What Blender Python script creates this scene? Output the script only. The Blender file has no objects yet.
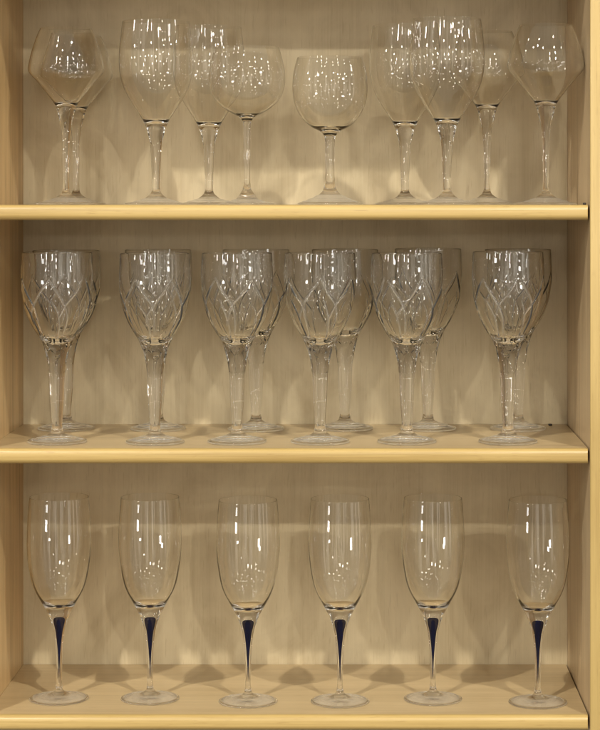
import bpy, math, random
import numpy as np

S = 0.00125            # metres per photo pixel on the plane of the shelf fronts
CX, HY = 362.0, 199.0  # vanishing point of the photo, pixels
D = 2016.0             # camera to shelf front, in the same unit
DEPTH = 224.0
ZB = 1.45              # eye height, metres
C = bpy.context.scene.collection
R = math.radians
rng = random.Random(7)

def W(x, y, Y=0.0):
    """photo pixel measured on the shelf-front plane -> world metres at depth Y"""
    return ((x - CX) * S, Y * S, (HY - y) * S + ZB)

# ------------------------------------------------------------------ materials
def nd(nt, t, **kw):
    n = nt.nodes.new(t)
    for k, v in kw.items():
        setattr(n, k, v)
    return n

def mth(nt, op, a, b=None, clamp=False):
    n = nd(nt, 'ShaderNodeMath', operation=op, use_clamp=clamp)
    for i, v in enumerate((a, b)):
        if v is None: continue
        if isinstance(v, (int, float)): n.inputs[i].default_value = v
        else: nt.links.new(v, n.inputs[i])
    return n.outputs[0]

def ramp(nt, fac, stops):
    n = nd(nt, 'ShaderNodeValToRGB')
    els = n.color_ramp.elements
    els[0].position, els[0].color = stops[0][0], (*stops[0][1], 1)
    els[1].position, els[1].color = stops[-1][0], (*stops[-1][1], 1)
    for p, c in stops[1:-1]:
        e = els.new(p); e.color = (*c, 1)
    nt.links.new(fac, n.inputs[0])
    return n.outputs[0]

def noise(nt, vec, scale, detail=3, rough=.55, dist=0):
    n = nd(nt, 'ShaderNodeTexNoise')
    nt.links.new(vec, n.inputs['Vector'])
    n.inputs['Scale'].default_value = scale
    n.inputs['Detail'].default_value = detail
    n.inputs['Roughness'].default_value = rough
    n.inputs['Distortion'].default_value = dist
    return n.outputs['Fac']

def mixc(nt, fac, a, b, blend='MIX'):
    n = nd(nt, 'ShaderNodeMix', data_type='RGBA', blend_type=blend)
    for sock, v in ((n.inputs[0], fac), (n.inputs[6], a), (n.inputs[7], b)):
        if isinstance(v, (int, float)): sock.default_value = v
        elif isinstance(v, tuple): sock.default_value = (*v, 1)
        else: nt.links.new(v, sock)
    return n.outputs[2]

def wood(name, base, axis='z', contrast=1.0, rough=.42, mottle=0.0, fleck=.5, coat=.15, seed=0.0, figure=1.0):
    m = bpy.data.materials.new(name); m.use_nodes = True
    nt = m.node_tree; b = nt.nodes['Principled BSDF']
    tc = nd(nt, 'ShaderNodeTexCoord')
    def stretched(sx, sl, off):
        mp = nd(nt, 'ShaderNodeMapping')
        sc = [sx, sx, sx]; sc['xyz'.index(axis)] = sl
        mp.inputs['Scale'].default_value = sc
        mp.inputs['Location'].default_value = (off, off * 1.7, off * .6)
        nt.links.new(tc.outputs['Object'], mp.inputs['Vector'])
        return mp.outputs[0]
    fig = noise(nt, stretched(22, 1.6, seed), 1.0, 4, .55, .9)       # broad growth figure
    band = noise(nt, stretched(75, 1.5, seed + 3), 1.0, 3, .6, .25)    # narrower bands
    fib = noise(nt, stretched(430, 7, seed + 5), 1.0, 3, .65)         # fibres
    fl = noise(nt, stretched(420, 45, seed + 9), 1.0, 1, .5)          # short dark flecks
    cloud = noise(nt, stretched(9, 6, seed + 11), 1.0, 4, .6, 1.2)
    v = mth(nt, 'ADD', mth(nt, 'MULTIPLY', mth(nt, 'SUBTRACT', fig, .5), .75 * figure),
            mth(nt, 'MULTIPLY', mth(nt, 'SUBTRACT', band, .5), .55))
    v = mth(nt, 'ADD', v, mth(nt, 'MULTIPLY', mth(nt, 'SUBTRACT', fib, .5), .55))
    v = mth(nt, 'ADD', v, mth(nt, 'MULTIPLY', mth(nt, 'SUBTRACT', cloud, .5), mottle))
    v = mth(nt, 'ADD', mth(nt, 'MULTIPLY', v, contrast), .5, True)
    dk = tuple(c * f for c, f in zip(base, (.66, .60, .52)))
    lt = tuple(min(1, c * f) for c, f in zip(base, (1.24, 1.27, 1.34)))
    col = ramp(nt, v, [(.12, dk), (.5, base), (.88, lt)])
    flm = mth(nt, 'MULTIPLY', mth(nt, 'MULTIPLY', mth(nt, 'SUBTRACT', fl, .63, True), 6, True), fleck)
    col = mixc(nt, flm, col, tuple(c * f for c, f in zip(base, (.55, .45, .34))))
    nt.links.new(col, b.inputs['Base Color'])
    rg = mth(nt, 'ADD', mth(nt, 'MULTIPLY', fib, .14), rough - .07)
    nt.links.new(rg, b.inputs['Roughness'])
    b.inputs['Specular IOR Level'].default_value = .52
    b.inputs['Coat Weight'].default_value = coat
    b.inputs['Coat Roughness'].default_value = .22
    bp = nd(nt, 'ShaderNodeBump'); bp.inputs['Strength'].default_value = .10
    bp.inputs['Distance'].default_value = .0006
    nt.links.new(fib, bp.inputs['Height']); nt.links.new(bp.outputs[0], b.inputs['Normal'])
    return m

M = {}
M['back'] = wood('veneer_back', (.61, .505, .32), 'z', .40, .46, 2.0, .25, .05, 2.0, .7)
M['side'] = wood('veneer_side', (.58, .39, .18), 'z', 1.6, .40, .2, .4, .15, 7.0)
M['side_r'] = wood('veneer_side_pale', (.54, .40, .235), 'z', 1.2, .40, .2, .4, .15, 17.0)
M['shelf'] = wood('veneer_shelf', (.54, .40, .215), 'x', .75, .36, .15, .3, .2, 4.0)
M['lip'] = wood('solid_lip', (.50, .35, .13), 'x', 1.0, .30, .1, .35, .35, 12.0)
M['post'] = wood('solid_post', (.50, .355, .135), 'z', .9, .36, .1, .3, .25, 15.0)

def plain(name, col, rough=.4, metal=0):
    m = bpy.data.materials.new(name); m.use_nodes = True
    nt = m.node_tree; b = nt.nodes['Principled BSDF']
    tc = nd(nt, 'ShaderNodeTexCoord')
    n = noise(nt, tc.outputs['Object'], 300, 3)
    c = mixc(nt, n, tuple(x * .8 for x in col), tuple(min(1, x * 1.2) for x in col))
    nt.links.new(c, b.inputs['Base Color'])
    b.inputs['Roughness'].default_value = rough; b.inputs['Metallic'].default_value = metal
    return m
M['dark'] = plain('dark_pin', (.03, .02, .015), .5)
M['ink'] = plain('ink_blue', (.002, .003, .028), .5)
M['ink'].node_tree.nodes['Principled BSDF'].inputs['Specular IOR Level'].default_value = .03

def glass_mat(name, tint=(.999, 1, .999), ior=1.52):
    m = bpy.data.materials.new(name); m.use_nodes = True
    nt = m.node_tree
    for n in list(nt.nodes): nt.nodes.remove(n)
    out = nd(nt, 'ShaderNodeOutputMaterial')
    at = nd(nt, 'ShaderNodeAttribute', attribute_name='thinness')
    solid = nd(nt, 'ShaderNodeBsdfGlass'); solid.inputs['IOR'].default_value = ior
    solid.inputs['Roughness'].default_value = 0; solid.inputs['Color'].default_value = (*tint, 1)
    geo = nd(nt, 'ShaderNodeNewGeometry')
    dot = nd(nt, 'ShaderNodeVectorMath', operation='DOT_PRODUCT')
    nt.links.new(geo.outputs['Normal'], dot.inputs[0]); nt.links.new(geo.outputs['Incoming'], dot.inputs[1])
    c = mth(nt, 'ABSOLUTE', dot.outputs['Value'])
    f = mth(nt, 'POWER', mth(nt, 'SUBTRACT', 1.0, c, True), 5.0)
    f = mth(nt, 'ADD', mth(nt, 'MULTIPLY', f, .92), .08, True)
    tr = nd(nt, 'ShaderNodeBsdfTransparent'); tr.inputs[0].default_value = (*tint, 1)
    gl = nd(nt, 'ShaderNodeBsdfGlossy'); gl.inputs['Roughness'].default_value = 0.0
    gl.inputs['Color'].default_value = (1, 1, 1, 1)
    thin = nd(nt, 'ShaderNodeMixShader')
    nt.links.new(f, thin.inputs[0]); nt.links.new(tr.outputs[0], thin.inputs[1]); nt.links.new(gl.outputs[0], thin.inputs[2])
    mx = nd(nt, 'ShaderNodeMixShader')
    nt.links.new(at.outputs['Fac'], mx.inputs[0])
    nt.links.new(solid.outputs[0], mx.inputs[1]); nt.links.new(thin.outputs[0], mx.inputs[2])
    # white haze on cut strokes and feet, painted for the light they catch
    ag = nd(nt, 'ShaderNodeAttribute', attribute_name='glint_haze')
    df = nd(nt, 'ShaderNodeBsdfTranslucent'); df.inputs[0].default_value = (.95, .95, .93, 1)
    d2 = nd(nt, 'ShaderNodeBsdfDiffuse'); d2.inputs[0].default_value = (.95, .95, .93, 1)
    dd = nd(nt, 'ShaderNodeMixShader'); dd.inputs[0].default_value = .45
    nt.links.new(d2.outputs[0], dd.inputs[1]); nt.links.new(df.outputs[0], dd.inputs[2])
    m2 = nd(nt, 'ShaderNodeMixShader')
    nt.links.new(mth(nt, 'MULTIPLY', ag.outputs['Fac'], .13), m2.inputs[0])
    nt.links.new(mx.outputs[0], m2.inputs[1]); nt.links.new(dd.outputs[0], m2.inputs[2])
    nt.links.new(m2.outputs[0], out.inputs['Surface'])
    return m
M['glass'] = glass_mat('clear_crystal')

# ------------------------------------------------------------------ helpers
def link(name, me, mat, parent=None):
    o = bpy.data.objects.new(name, me); C.objects.link(o)
    if mat: me.materials.append(mat)
    if parent: o.parent = parent
    return o

def box(name, x0, x1, y0, y1, z0, z1, mat, parent, bev=0.0, seg=2):
    """box in metres; object origin at world zero"""
    import bmesh
    bm = bmesh.new()
    bmesh.ops.create_cube(bm, size=1)
    for v in bm.verts:
        v.co.x = (x0 + x1) / 2 + v.co.x * (x1 - x0)
        v.co.y = (y0 + y1) / 2 + v.co.y * (y1 - y0)
        v.co.z = (z0 + z1) / 2 + v.co.z * (z1 - z0)
    if bev:
        bmesh.ops.bevel(bm, geom=bm.edges[:], offset=bev, segments=seg, affect='EDGES', profile=.5)
    me = bpy.data.meshes.new(name); bm.to_mesh(me); bm.free()
    if bev:
        for p in me.polygons: p.use_smooth = True
        me.set_sharp_from_angle(angle=R(50))
    return link(name, me, mat, parent)

def tag(o, label, cat, group=None):
    o['label'] = label; o['category'] = cat
    if group: o['group'] = group

# ------------------------------------------------------------------ the cabinet
cab = bpy.data.objects.new('display_cabinet', None); C.objects.link(cab)
tag(cab, 'open pale maple display cabinet whose three shelves carry all the stemware', 'cabinet')
XL, XR = -14.5, 590.0
TOPB = -45.0                  # underside of the shelf above the frame
BOT = 790.0
def px(v): return (v - CX) * S
def pz(y): return (HY - y) * S + ZB
box('side_panel', px(XL - 24), px(XL), -.0015, (DEPTH + 6) * S, pz(BOT), pz(TOPB - 30), M['side'], cab)
sp = box('side_panel', px(XR + .15), px(XR + 24), .0015, (DEPTH + 6) * S, pz(BOT), pz(TOPB - 30), M['side_r'], cab)
box('front_edge', px(XR + .02), px(XR + 24), -.004, .0013, pz(BOT), pz(TOPB - 30), M['post'], sp, .0012)
box('back_panel', px(XL), px(XR), DEPTH * S, (DEPTH + 5) * S, pz(BOT), pz(TOPB - 30), M['back'], cab)

def lip_mesh(x0, x1, zt, th, dep):
    """half-round hardwood edging along the shelf front"""
    prof = []
    rad = th * .36
    n = 8
    for k in range(n + 1):
        a = math.pi / 2 * k / n
        prof.append((rad - rad * math.sin(a) , zt - rad + rad * math.cos(a)))
    for k in range(n + 1):
        a = math.pi / 2 * k / n
        prof.append((rad - rad * math.cos(a), zt - th + rad - rad * math.sin(a)))
    prof = [(dep, zt)] + prof + [(dep, zt - th)]
    ends = [(x0, 0.0), (x0 + (x1 - x0) * .25, 0), (x0 + (x1 - x0) * .6, 0), (x1 - .0022, 0.0), (x1 - .0006, .0006), (x1, .0022)]
    vs, fs = [], []
    m = len(prof)
    for x, dy in ends:
        vs += [(x, max(y, dy) if dy else y, z) for y, z in prof]
    for i in range(len(ends) - 1):
        for j in range(m):
            a, b = i * m + j, i * m + (j + 1) % m
            fs.append((a, b, b + m, a + m))
    fs.append(tuple(reversed(range(m)))); fs.append(tuple((len(ends) - 1) * m + j for j in range(m)))
    me = bpy.data.meshes.new('edge_strip'); me.from_pydata(vs, [], fs); me.update()
    import bmesh
    bm = bmesh.new(); bm.from_mesh(me); bmesh.ops.recalc_face_normals(bm, faces=bm.faces[:]); bm.to_mesh(me); bm.free()
    for p in me.polygons: p.use_smooth = True
    me.set_sharp_from_angle(angle=R(40))
    return me

TH = 15.0
for k, ytop in enumerate((TOPB - TH, 205.0, 449.0, 716.0)):
    zt, th = pz(ytop), TH * S
    sh = box('shelf', px(XL + .25), px(588.6), 8 * S, (DEPTH - .5) * S, zt - th, zt, M['shelf'], cab)
    me = lip_mesh(px(XL + .25), px(588.4), zt + .0002, th + .0003, 7.9 * S)
    link('edge_strip', me, M['lip'], sh)
    if k in (1,):
        pin = box('shelf_pin', px(584.2), px(587.4), 8 * S, 13 * S, zt, zt + 2.3 * S, M['dark'], sh, .0010)
    if k == 2:
        pin = box('shelf_pin', px(568), px(572), 208 * S, 213 * S, zt, zt + 1.6 * S, M['dark'], sh, .0007)

# ------------------------------------------------------------------ glasses
def catmull(pts, step=.8):
    P = np.array(pts, float)
    P = np.vstack([2 * P[0] - P[1], P, 2 * P[-1] - P[-2]])
    out = []
    for i in range(1, len(P) - 2):
        p0, p1, p2, p3 = P[i - 1], P[i], P[i + 1], P[i + 2]
        t0 = 0; t1 = t0 + max(np.linalg.norm(p1 - p0), 1e-6) ** .5
        t2 = t1 + max(np.linalg.norm(p2 - p1), 1e-6) ** .5; t3 = t2 + max(np.linalg.norm(p3 - p2), 1e-6) ** .5
        n = max(2, int(math.ceil(np.linalg.norm(p2 - p1) / step)))
        for q in range(n):
            t = t1 + (t2 - t1) * q / n
            a1 = (t1 - t) / (t1 - t0) * p0 + (t - t0) / (t1 - t0) * p1
            a2 = (t2 - t) / (t2 - t1) * p1 + (t - t1) / (t2 - t1) * p2
            a3 = (t3 - t) / (t3 - t2) * p2 + (t - t2) / (t3 - t2) * p3
            b1 = (t2 - t) / (t2 - t0) * a1 + (t - t0) / (t2 - t0) * a2
            b2 = (t3 - t) / (t3 - t1) * a2 + (t - t1) / (t3 - t1) * a3
            out.append((t2 - t) / (t2 - t1) * b1 + (t - t1) / (t2 - t1) * b2)
    out.append(P[-2])
    return np.array(out)

def sstep(a, b, x):
    t = np.clip((x - a) / (b - a), 0, 1)
    return t * t * (3 - 2 * t)

PROF = {   # outer silhouettes, (radius, height) in photo pixels, rim first
 'diamond': dict(z_in=104, t0=.7, t1=.4, hb=3, tv=1.2, thin=(108, 130), stem=99, foot=16, pts=[
   (27.1,184),(29.5,178.8),(33.2,169.5),(36.4,159),(38.7,149),(39.8,142.5),(38.6,137.6),(31.8,130),(24.3,121),(16.8,111.5),(11.4,103.8),(9.4,98),(7,89),(5,78.5),(3.8,66),(3.2,46),(3.2,20),(4.5,13),(10,8),(21,4.2),(31.5,1.7)]),
 'tall': dict(z_in=85, t0=.7, t1=.4, hb=3.5, tv=1.5, thin=(96, 122), stem=80, foot=15, pts=[
   (34.6,189.3),(36.3,176),(37.8,162),(38.2,149),(37.2,134.5),(33.6,121),(26.8,108),(18.8,95.6),(14,88),(11,82),(8.5,74),(6.3,64.7),(4.9,43),(4.2,20.4),(5,13),(11,7.2),(22,3.6),(31.5,1.6)]),
 'balloon': dict(z_in=91.5, t0=.6, t1=.1, hb=3, tv=1.3, thin=(100, 112), stem=88, foot=18, pts=[
   (33,162.2),(35.8,153),(38.6,140),(39.2,127.5),(36.6,115),(31.6,106.5),(23,99),(14,93.6),(8,90.4),(5,87),(3.8,82),(3.4,68),(3.4,22),(4.6,16),(7.5,11),(10.5,7),(17,3.9),(28,1.6)]),
 'round': dict(z_in=77, t0=.7, t1=.1, hb=3, tv=1.6, thin=(84, 97), stem=73, foot=20, pts=[
   (33.6,149.7),(36.2,140.5),(38.2,128),(38.5,116),(36.3,102.5),(31.3,91.5),(25.5,84.5),(18,78.6),(11,75),(7.2,72),(5.5,68),(4.7,55),(4.7,27),(6,18.5),(8.5,13),(15,8.6),(25,4.6),(33,1.7)]),
 'flute': dict(z_in=95.5, t0=.6, t1=1.8, hb=5, tv=.6, thin=(122, 150), stem=90, foot=10, pts=[
   (30.2,208),(31.7,190.7),(32.7,170),(32.7,156.6),(31.1,139),(27.6,120.5),(24,111),(19.6,103),(14.9,94.6),(11.7,88.4),(8.9,82),(5.9,72),(3.9,57),(3.1,36),(3.1,15),(4.5,9),(9.5,5.8),(20,3.2),(30,1.3)]),
 'goblet': dict(z_in=102, t0=1.5, t1=2.2, hb=11, thin=(108, 122), stem=95, foot=12.5, pts=[
   (36,194.5),(36.6,185),(37.2,169),(35.9,152.5),(33.6,140),(29.4,127.5),(24.9,118.5),(20.4,111),(16.6,104.5),(14.7,100),(12.8,95),(10.3,84.6),(8.4,72),(7.2,43.5),(5.7,14.5),(7.6,9.8),(16.5,6),(30,2.4)]),
}

def cut_field(th, z, r):
    """depth of the wheel-cut leaf strokes on the goblet bowl"""
    strokes = []
    hand = random.Random(21)
    j = lambda a: hand.uniform(-a, a)
    for k in range(6):
        o = 60 * k
        strokes += [
          ([(j(3), 169 + j(4)), (-14 + j(2), 157), (-31 + j(2), 143), (-42 + j(3), 131 + j(3)), (-47, 122 + j(3))], 1.1, 1.3),
          ([(.5 + j(2), 169 + j(4)), (14 + j(2), 155), (26 + j(2), 142), (31 + j(2), 128), (29, 112)], 1.2, 1.5),
          ([(4 + j(3), 147 + j(4)), (14, 134), (18 + j(2), 121), (16 + j(2), 107)], .9, 1.15)]
        for q in range(len(strokes) - 3, len(strokes)):
            strokes[q] = ([(a + o, zz) for a, zz in strokes[q][0]], *strokes[q][1:])
    out = np.zeros_like(th)
    for pl, dep, wid in strokes:
        pl = catmull(pl, 2.0)
        n = len(pl)
        best = np.full(th.shape, 0.0)
        for i in range(n - 1):
            a0, z0 = pl[i]; a1, z1 = pl[i + 1]
            f = (i + .5) / (n - 1)
            w = min(1, 4.0 * f + .25, 4.0 * (1 - f) + .25)
            u = ((th - math.radians(a0) + math.pi) % (2 * math.pi) - math.pi) * r
            v = z - z0
            du, dv = math.radians(a1 - a0) * r, z1 - z0
            L2 = du * du + dv * dv
            t = np.clip((u * du + v * dv) / L2, 0, 1)
            d = np.hypot(u - t * du, v - t * dv)
            best = np.maximum(best, dep * w * np.clip(1 - d / (wid * (.45 + .55 * w)), 0, 1))
        out = np.maximum(out, best)
    return out

THINMAX, FOOTTHIN = 0.0, 1.0
def rfoot(q): return q['pts'][-1][0]

def build_glass_meshes(kind):
    q = PROF[kind]
    cut = kind == 'goblet'
    outer = catmull(q['pts'], .62 if cut else 1.1)
    m = (outer[:, 1] < q['foot'] - 4) & (outer[:, 0] > 8)      # faint turning rings on the foot
    outer[:, 1] += np.where(m, .26 * np.sin(outer[:, 0] * .95) * sstep(8, 12, outer[:, 0]) * (1 - sstep(rfoot(q) - 5, rfoot(q) - 1, outer[:, 0])), 0)
    zi, hb = q['z_in'], q['hb']
    # inner wall by height
    fine = catmull(q['pts'], .12)
    ro = lambda z: np.interp(z, fine[::-1, 1], fine[::-1, 0])
    ztop = q['pts'][0][1]
    u = np.linspace(0, 1, 90 if not cut else 110)
    zz = zi + (ztop - zi) * u ** 1.7
    t = q['t0'] + q['t1'] * np.exp(-(zz - zi) / (hb * 1.3))
    t *= 1 - .45 * sstep(ztop - 14, ztop, zz)
    e = np.clip((zz - zi) / hb, 0, 1)
    ri = np.maximum((ro(zz - q.get('tv', 0) * np.exp(-(zz - zi) / 9)) - t), .01) * np.sqrt(np.clip(1 - (1 - e) ** 2, 0, 1))
    ri[0] = .01
    inner = np.stack([ri, zz], 1)
    # extra rings near the pole of the inner bottom
    e2 = np.linspace(0, 1, 8)[1:-1] ** 2
    rr = inner[1, 0] * np.linspace(0, 1, 8)[1:-1]
    inner = np.vstack([inner[:1], np.stack([rr, zi + (inner[1, 1] - zi) * e2], 1), inner[1:]])
    t0 = q['t0']
    # rounded rim
    ri_t, ro_t = inner[-1, 0], outer[0, 0]
    a = np.linspace(0, math.pi, 7)[1:-1]
    rim = np.stack([(ri_t + ro_t) / 2 - (ro_t - ri_t) / 2 * np.cos(a), ztop + (ro_t - ri_t) / 2 * np.sin(a)], 1)
    rf, zf = q['pts'][-1]
    base = np.array([(rf + .45, zf - .45), (rf + .35, .55), (rf - .6, .18), (rf - 3, .15), (rf * .7, .6), (rf * .4, 1.1), (rf * .15, 1.4), (rf * .05, 1.45), (.01, 1.45)])
    prof = np.vstack([inner, rim, outer, base])
    n_in, n_rim = len(inner), len(rim)
    i_out = n_in + n_rim
    zo = outer[:, 1]
    i_stem = i_out + int(np.argmin(np.abs(zo - q['stem'])))
    i_foot = i_out + int(np.argmin(np.abs(zo - q['foot'])))
    NS = 400 if cut else 112
    th = np.linspace(0, 2 * math.pi, NS, endpoint=False)
    Rr = np.repeat(prof[:, :1], NS, 1); Zz = np.repeat(prof[:, 1:], NS, 1); Th = np.repeat(th[None], len(prof), 0)
    if cut:
        sl = slice(i_out, i_out + len(outer))
        r_, z_, t_ = Rr[sl], Zz[sl], Th[sl]
        d = cut_field(t_, z_, np.maximum(r_, 1))
        # petal flutes round the base of the bowl
        fl = np.abs(np.sin(6 * t_)) * .7 * sstep(96, 101, z_) * (1 - sstep(106, 113, z_))
        # eight flat facets down the stem, scalloped at the top
        loc = (t_ % (math.pi / 4)) - math.pi / 8
        fac = math.cos(math.pi / 8) / np.cos(loc)
        scal = 74 + 1.6 * np.cos(8 * t_)
        wgt = sstep(0, 2.2, scal - z_) * sstep(13, 17, z_)
        big = sstep(0, 2.5, (97 - 2.5 * np.cos(8 * (t_ + math.pi / 8))) - z_) * sstep(77, 90, z_) * .7
        loc2 = ((t_ + math.pi / 8) % (math.pi / 4)) - math.pi / 8
        fac2 = math.cos(math.pi / 8) / np.cos(loc2)
        Rr[sl] = (r_ - d - fl) * (1 + (fac - 1) * wgt * .3) * (1 + (fac2 - 1) * big)
    if kind == 'flute':                                            # soft optic ribs on the inside of the bowl
        z_, t_ = Zz[:n_in], Th[:n_in]
        Rr[:n_in] *= 1 + .003 * np.cos(9 * t_) * sstep(q['z_in'] + 2, q['z_in'] + 10, z_) * (1 - sstep(120, 175, z_))
    P = np.stack([Rr * np.cos(Th), Rr * np.sin(Th), Zz], 2) * S
    # normals on the whole closed grid so the parts meet without a seam
    dj = np.roll(P, -1, 1) - np.roll(P, 1, 1)
    di = np.empty_like(P)
    di[1:-1] = P[2:] - P[:-2]; di[0] = P[1] - P[0]; di[-1] = P[-1] - P[-2]
    N = np.cross(di, dj)
    N /= np.maximum(np.linalg.norm(N, axis=2, keepdims=True), 1e-12)
    N[0] = (0, 0, 1); N[-1] = (0, 0, -1)
    # orientation: rim part of outer wall must point outwards
    k = i_out + 3
    if N[k, 0, 0] < 0:
        N[1:-1] *= -1
    flip = np.dot(np.cross(P[k + 1, 0] - P[k, 0], P[k, 1] - P[k, 0]), P[k, 0] * (1, 1, 0)) < 0
    thin = np.repeat(sstep(q['thin'][0], q['thin'][1], prof[:, 1])[:, None], NS, 1)
    thin *= THINMAX
    footz = FOOTTHIN * np.repeat((sstep(8, 14, prof[:, 0]) * (1 - sstep(-3.5, -1.5, prof[:, 0] - q['pts'][-1][0])) * (prof[:, 1] < q['foot'] + 2))[:, None], NS, 1)
    thin = np.maximum(thin, footz)
    g = np.zeros_like(thin)
    g[:] = .75 * footz / max(FOOTTHIN, .01)        # whitish haze painted on the feet in place of bright reflections
    if cut:
        g[sl] = g[sl] + np.clip(d / .45, 0, 1)  # polished cuts whitened as if catching light

    def part(name, a, b):
        rows = b - a + 1
        vs = P[a:b + 1].reshape(-1, 3)
        idx = np.arange(rows * NS).reshape(rows, NS)
        A, B = idx[:-1], idx[1:]
        f = np.stack([A, B, np.roll(B, -1, 1), np.roll(A, -1, 1)], 2).reshape(-1, 4)
        if flip: f = f[:, ::-1]
        fs = [tuple(map(int, r)) for r in f]
        if a == 0: fs.append(tuple(range(NS)) if True else ())
        if b == len(prof) - 1: fs.append(tuple(int(v) for v in idx[-1][::-1]))
        me = bpy.data.meshes.new(name)
        me.from_pydata(vs.tolist(), [], fs); me.update()
        for p_ in me.polygons: p_.use_smooth = True
        at = me.attributes.new('thinness', 'FLOAT', 'POINT')
        at.data.foreach_set('value', thin[a:b + 1].reshape(-1).astype(np.float32))
        ac = me.attributes.new('glint_haze', 'FLOAT', 'POINT')
        ac.data.foreach_set('value', g[a:b + 1].reshape(-1).astype(np.float32))
        me.normals_split_custom_set_from_vertices(N[a:b + 1].reshape(-1, 3).tolist())
        me.materials.append(M['glass'])
        return me
    last = len(prof) - 1
    res = dict(bowl=part('bowl', 0, i_stem), stem=part('stem', i_stem, i_foot), foot=part('foot', i_foot, last))
    if kind == 'flute':
        pts = [(.02, 86.6), (2.2, 86.3), (3.7, 85.4), (4.3, 83.4), (4.1, 80), (3.5, 76), (2.7, 71), (2.1, 64.5), (1.5, 57), (.85, 46), (.45, 35), (.22, 25), (.02, 20)]
        pr = catmull(pts, 1.2); pr[:, 0] = np.maximum(pr[:, 0], .02)
        n = 32; vs = []; fs = []
        for r, z in pr:
            vs += [(r * .88 * S * math.cos(2 * math.pi * j / n), r * .88 * S * math.sin(2 * math.pi * j / n), z * S) for j in range(n)]
        for i in range(len(pr) - 1):
            for j in range(n):
                fs.append((i * n + j, (i + 1) * n + j, (i + 1) * n + (j + 1) % n, i * n + (j + 1) % n))
        fs.append(tuple(range(n))); fs.append(tuple(reversed(range((len(pr) - 1) * n, len(pr) * n))))
        me = bpy.data.meshes.new('ink_drop'); me.from_pydata(vs, [], fs); me.update()
        for p_ in me.polygons: p_.use_smooth = True
        me.materials.append(M['ink'])
        res['ink'] = me
    return res

NAMES = {'diamond': 'wine_glass', 'tall': 'wine_glass', 'balloon': 'wine_glass', 'round': 'wine_glass', 'goblet': 'cut_crystal_goblet', 'flute': 'champagne_glass'}
PROTO = {}
def place(kind, x, Y, ytop, label, cat, group, rot=0.0):
    """x = photo pixel of the stem; Y = depth behind the shelf front; ytop = shelf top at its front"""
    k = D / (D + Y)
    loc = ((x - CX) / k * S, Y * S, (HY - ytop) * S + ZB + .00015)
    if kind not in PROTO:
        ms = build_glass_meshes(kind)
        root = bpy.data.objects.new(NAMES[kind], None); C.objects.link(root)
        for nm in ('bowl', 'stem', 'foot'):
            o = bpy.data.objects.new(nm, ms[nm]); C.objects.link(o); o.parent = root
            if nm == 'stem' and 'ink' in ms:
                d = bpy.data.objects.new('ink_drop', ms['ink']); C.objects.link(d); d.parent = o
                d['label'] = 'dark blue teardrop sealed inside the clear stem'
        PROTO[kind] = root
    else:
        src = PROTO[kind]
        root = src.copy(); C.objects.link(root)
        for ch in src.children:
            c = ch.copy(); C.objects.link(c); c.parent = root
            for g in ch.children:
                e = g.copy(); C.objects.link(e); e.parent = c
    root.location = loc; root.rotation_euler = (0, 0, rot)
    k_ = 1 + rng.uniform(-.008, .008); root.scale = (k_, k_, 1 + rng.uniform(-.006, .006))
    tag(root, label, cat, group)
    return root

G1 = 'plain clear wine glasses on the top shelf'
for kind, x, Y, lab in [
  ('diamond', 66, 96, 'angular-bowled wine glass, front of the overlapping pair at the top shelf left end'),
  ('diamond', 76, 180, 'clear angular-bowled wine glass half hidden behind the leftmost glass of the top shelf'),
  ('tall', 156, 60, 'tall clear wine glass at the front, second stem cluster from the top shelf left end'),
  ('tall', 209, 128, 'tall clear wine glass standing further back, just left of the balloon glass on thin stem'),
  ('balloon', 247, 58, 'balloon wine glass with pointed bowl base on a thin stem, top shelf left of centre'),
  ('round', 330, 50, 'shortest round wine glass with wide cone foot, alone at the top shelf centre'),
  ('tall', 405, 133, 'tall clear wine glass further back, just right of the short round top shelf glass'),
  ('tall', 447, 36, 'tallest clear wine glass at the very front of the top shelf, right of centre'),
  ('diamond', 487, 128, 'clear angular-bowled wine glass further back, between a tall glass and the rightmost glass'),
  ('diamond', 546, 52, 'clear angular-bowled wine glass at the right end of the top shelf, in front'),
]:
    place(kind, x, Y, 205.0, lab, 'wine glass', G1, rng.uniform(0, 6))

ORD = ['leftmost', 'second from left', 'third from left', 'third from right', 'second from right', 'rightmost']
for i, x in enumerate((57, 155, 237, 320, 407, 508)):
    place('goblet', x, 54 + rng.uniform(-3, 3), 449.0, f'cut crystal goblet in the front row of the middle shelf, {ORD[i]}', 'goblet',
          'front row of cut crystal goblets on the middle shelf', R(22.5 + (0, 45, 90, 135, 270, 315)[i] + (3, -4, 5, -6, 2, 6)[i]))
for i, x in enumerate((66, 158, 256, 345, 428, 518)):
    place('goblet', x, 172 + rng.uniform(-4, 4), 449.0, f'cut crystal goblet in the back row of the middle shelf, {ORD[i]}', 'goblet',
          'back row of cut crystal goblets on the middle shelf', R(22.5 + 45 * ((i * 3) % 8) + rng.uniform(-6, 6)))
for i, (x, Y) in enumerate(((59, 69), (150, 70), (248, 58), (340, 58), (433, 68), (538, 54))):
    place('flute', x, Y, 716.0, f'champagne glass with a dark blue stem drop, {ORD[i]} on the bottom shelf', 'champagne glass',
          'champagne glasses with dark blue stem drops on the bottom shelf', rng.uniform(0, 6))

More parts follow.
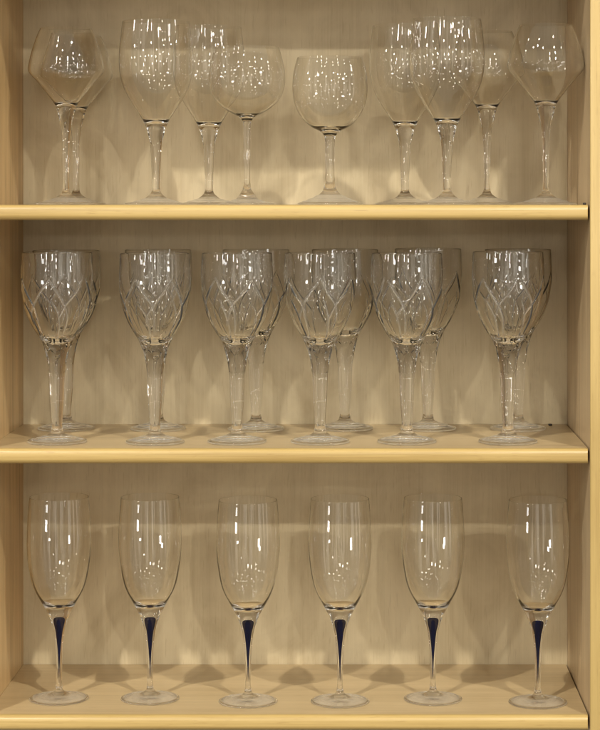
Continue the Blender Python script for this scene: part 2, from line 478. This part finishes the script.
# ------------------------------------------------------------------ lamps of the shop
def lamp(kind, name, loc, energy, col=(1, .955, .85), size=.1, size_y=None, target=(-.08, .15, ZB - .2)):
    l = bpy.data.lights.new(name, kind); l.energy = energy; l.color = col
    o = bpy.data.objects.new(name, l); C.objects.link(o); o.location = loc
    if kind == 'AREA':
        l.shape = 'RECTANGLE'; l.size = size; l.size_y = size_y or size
        from mathutils import Vector
        o.rotation_euler = (Vector(target) - Vector(loc)).to_track_quat('-Z', 'Y').to_euler()
    else:
        l.shadow_soft_size = size
    return o
X0 = -.08
for sx, e, dz in ((-1, 7.5, -.70), (1, 6.5, -1.05)):
    lamp('AREA', 'window_light', (X0 + sx * 3.3, -3.6, ZB + dz), e, (1, .98, .95), .62, .22)
for sx, e in ((-1, 1350), (1, 1250)):
    lamp('POINT', 'ceiling_spot', (X0 + sx * 2.9, -5.3, ZB + 5.4), e, size=.11)
for sx, x_, e in ((-1, 3.4, 370), (1, 2.6, 320), (1, 5.2, 240)):
    lamp('POINT', 'track_spot', (X0 + sx * x_, -7.6, ZB + 3.0), e, size=.07)
for j, el in enumerate((3, 8, 14, 21, 29, 38)):          # the shop's many small halogens, near and far
    for i in range(8):
        if rng.random() < .22: continue
        az = R((i - 3.5) * 20 + rng.uniform(-7, 7)); e = R(el + rng.uniform(-3, 3))
        d = (9, 9, 8, 7, 5.5, 4.5)[j] * rng.uniform(.85, 1.15)
        r = d * rng.uniform(.010, .017)
        L = rng.uniform(48, 95)
        lamp('POINT', 'downlight', (X0 + d * math.cos(e) * math.sin(az), -d * math.cos(e) * math.cos(az), ZB - .1 + d * math.sin(e)),
             L * 4 * math.pi ** 2 * r * r, (1, .95, .86), size=r)

# ------------------------------------------------------------------ world: dim warm shop
w = bpy.data.worlds.new('World'); bpy.context.scene.world = w; w.use_nodes = True
nt = w.node_tree; bg = nt.nodes['Background']
tc = nd(nt, 'ShaderNodeTexCoord'); sep = nd(nt, 'ShaderNodeSeparateXYZ')
nt.links.new(tc.outputs['Generated'], sep.inputs[0])
f = mth(nt, 'ADD', mth(nt, 'MULTIPLY', sep.outputs['Z'], .5), .5)
mp = nd(nt, 'ShaderNodeMapping'); mp.inputs['Scale'].default_value = (5.5, 5.5, 1.1)
nt.links.new(tc.outputs['Generated'], mp.inputs['Vector'])
lit = noise(nt, mp.outputs[0], 1.0, 2, .5)                        # bright noise bands added to the surroundings to streak the glass edges
lit = mth(nt, 'MULTIPLY', mth(nt, 'SUBTRACT', lit, .54, True), 14, True)
band = mth(nt, 'SUBTRACT', 1.0, mth(nt, 'MULTIPLY', mth(nt, 'ABSOLUTE', sep.outputs['Z']), 2.2), True)
shop = mixc(nt, mth(nt, 'MULTIPLY', lit, band), (.0, .0, .0), (2.6, 2.4, 2.05))
env = mixc(nt, 1.0, shop, ramp(nt, f, [(0, (.42, .35, .25)), (.42, (.50, .42, .31)), (.55, (.62, .55, .44)), (1, (.58, .53, .44))]), 'ADD')
nt.links.new(env, bg.inputs['Color'])
bg.inputs['Strength'].default_value = .52

# ------------------------------------------------------------------ camera
cam = bpy.data.cameras.new('camera'); co = bpy.data.objects.new('camera', cam); C.objects.link(co)
co.location = (0, -D * S, ZB); co.rotation_euler = (R(90), 0, 0)
cam.sensor_fit = 'VERTICAL'; cam.sensor_height = 36; cam.sensor_width = 36
cam.lens = 36 * D / 730
cam.shift_x = (300 - CX) / 730; cam.shift_y = -(365 - HY) / 730
cam.clip_end = 200
sc = bpy.context.scene; sc.camera = co
sc.view_settings.view_transform = 'Standard'; sc.view_settings.look = 'None'; sc.view_settings.exposure = 0
cy = sc.cycles
cy.max_bounces = 32; cy.transmission_bounces = 28; cy.transparent_max_bounces = 40; cy.glossy_bounces = 5; cy.diffuse_bounces = 3
cy.caustics_reflective = True; cy.caustics_refractive = True; cy.blur_glossy = 1.0
cy.sample_clamp_indirect = 45.0
cy.pixel_filter_type = 'BLACKMAN_HARRIS'; cy.filter_width = 1.2
cy.use_denoising = True; cy.adaptive_threshold = .02; cy.use_light_tree = True
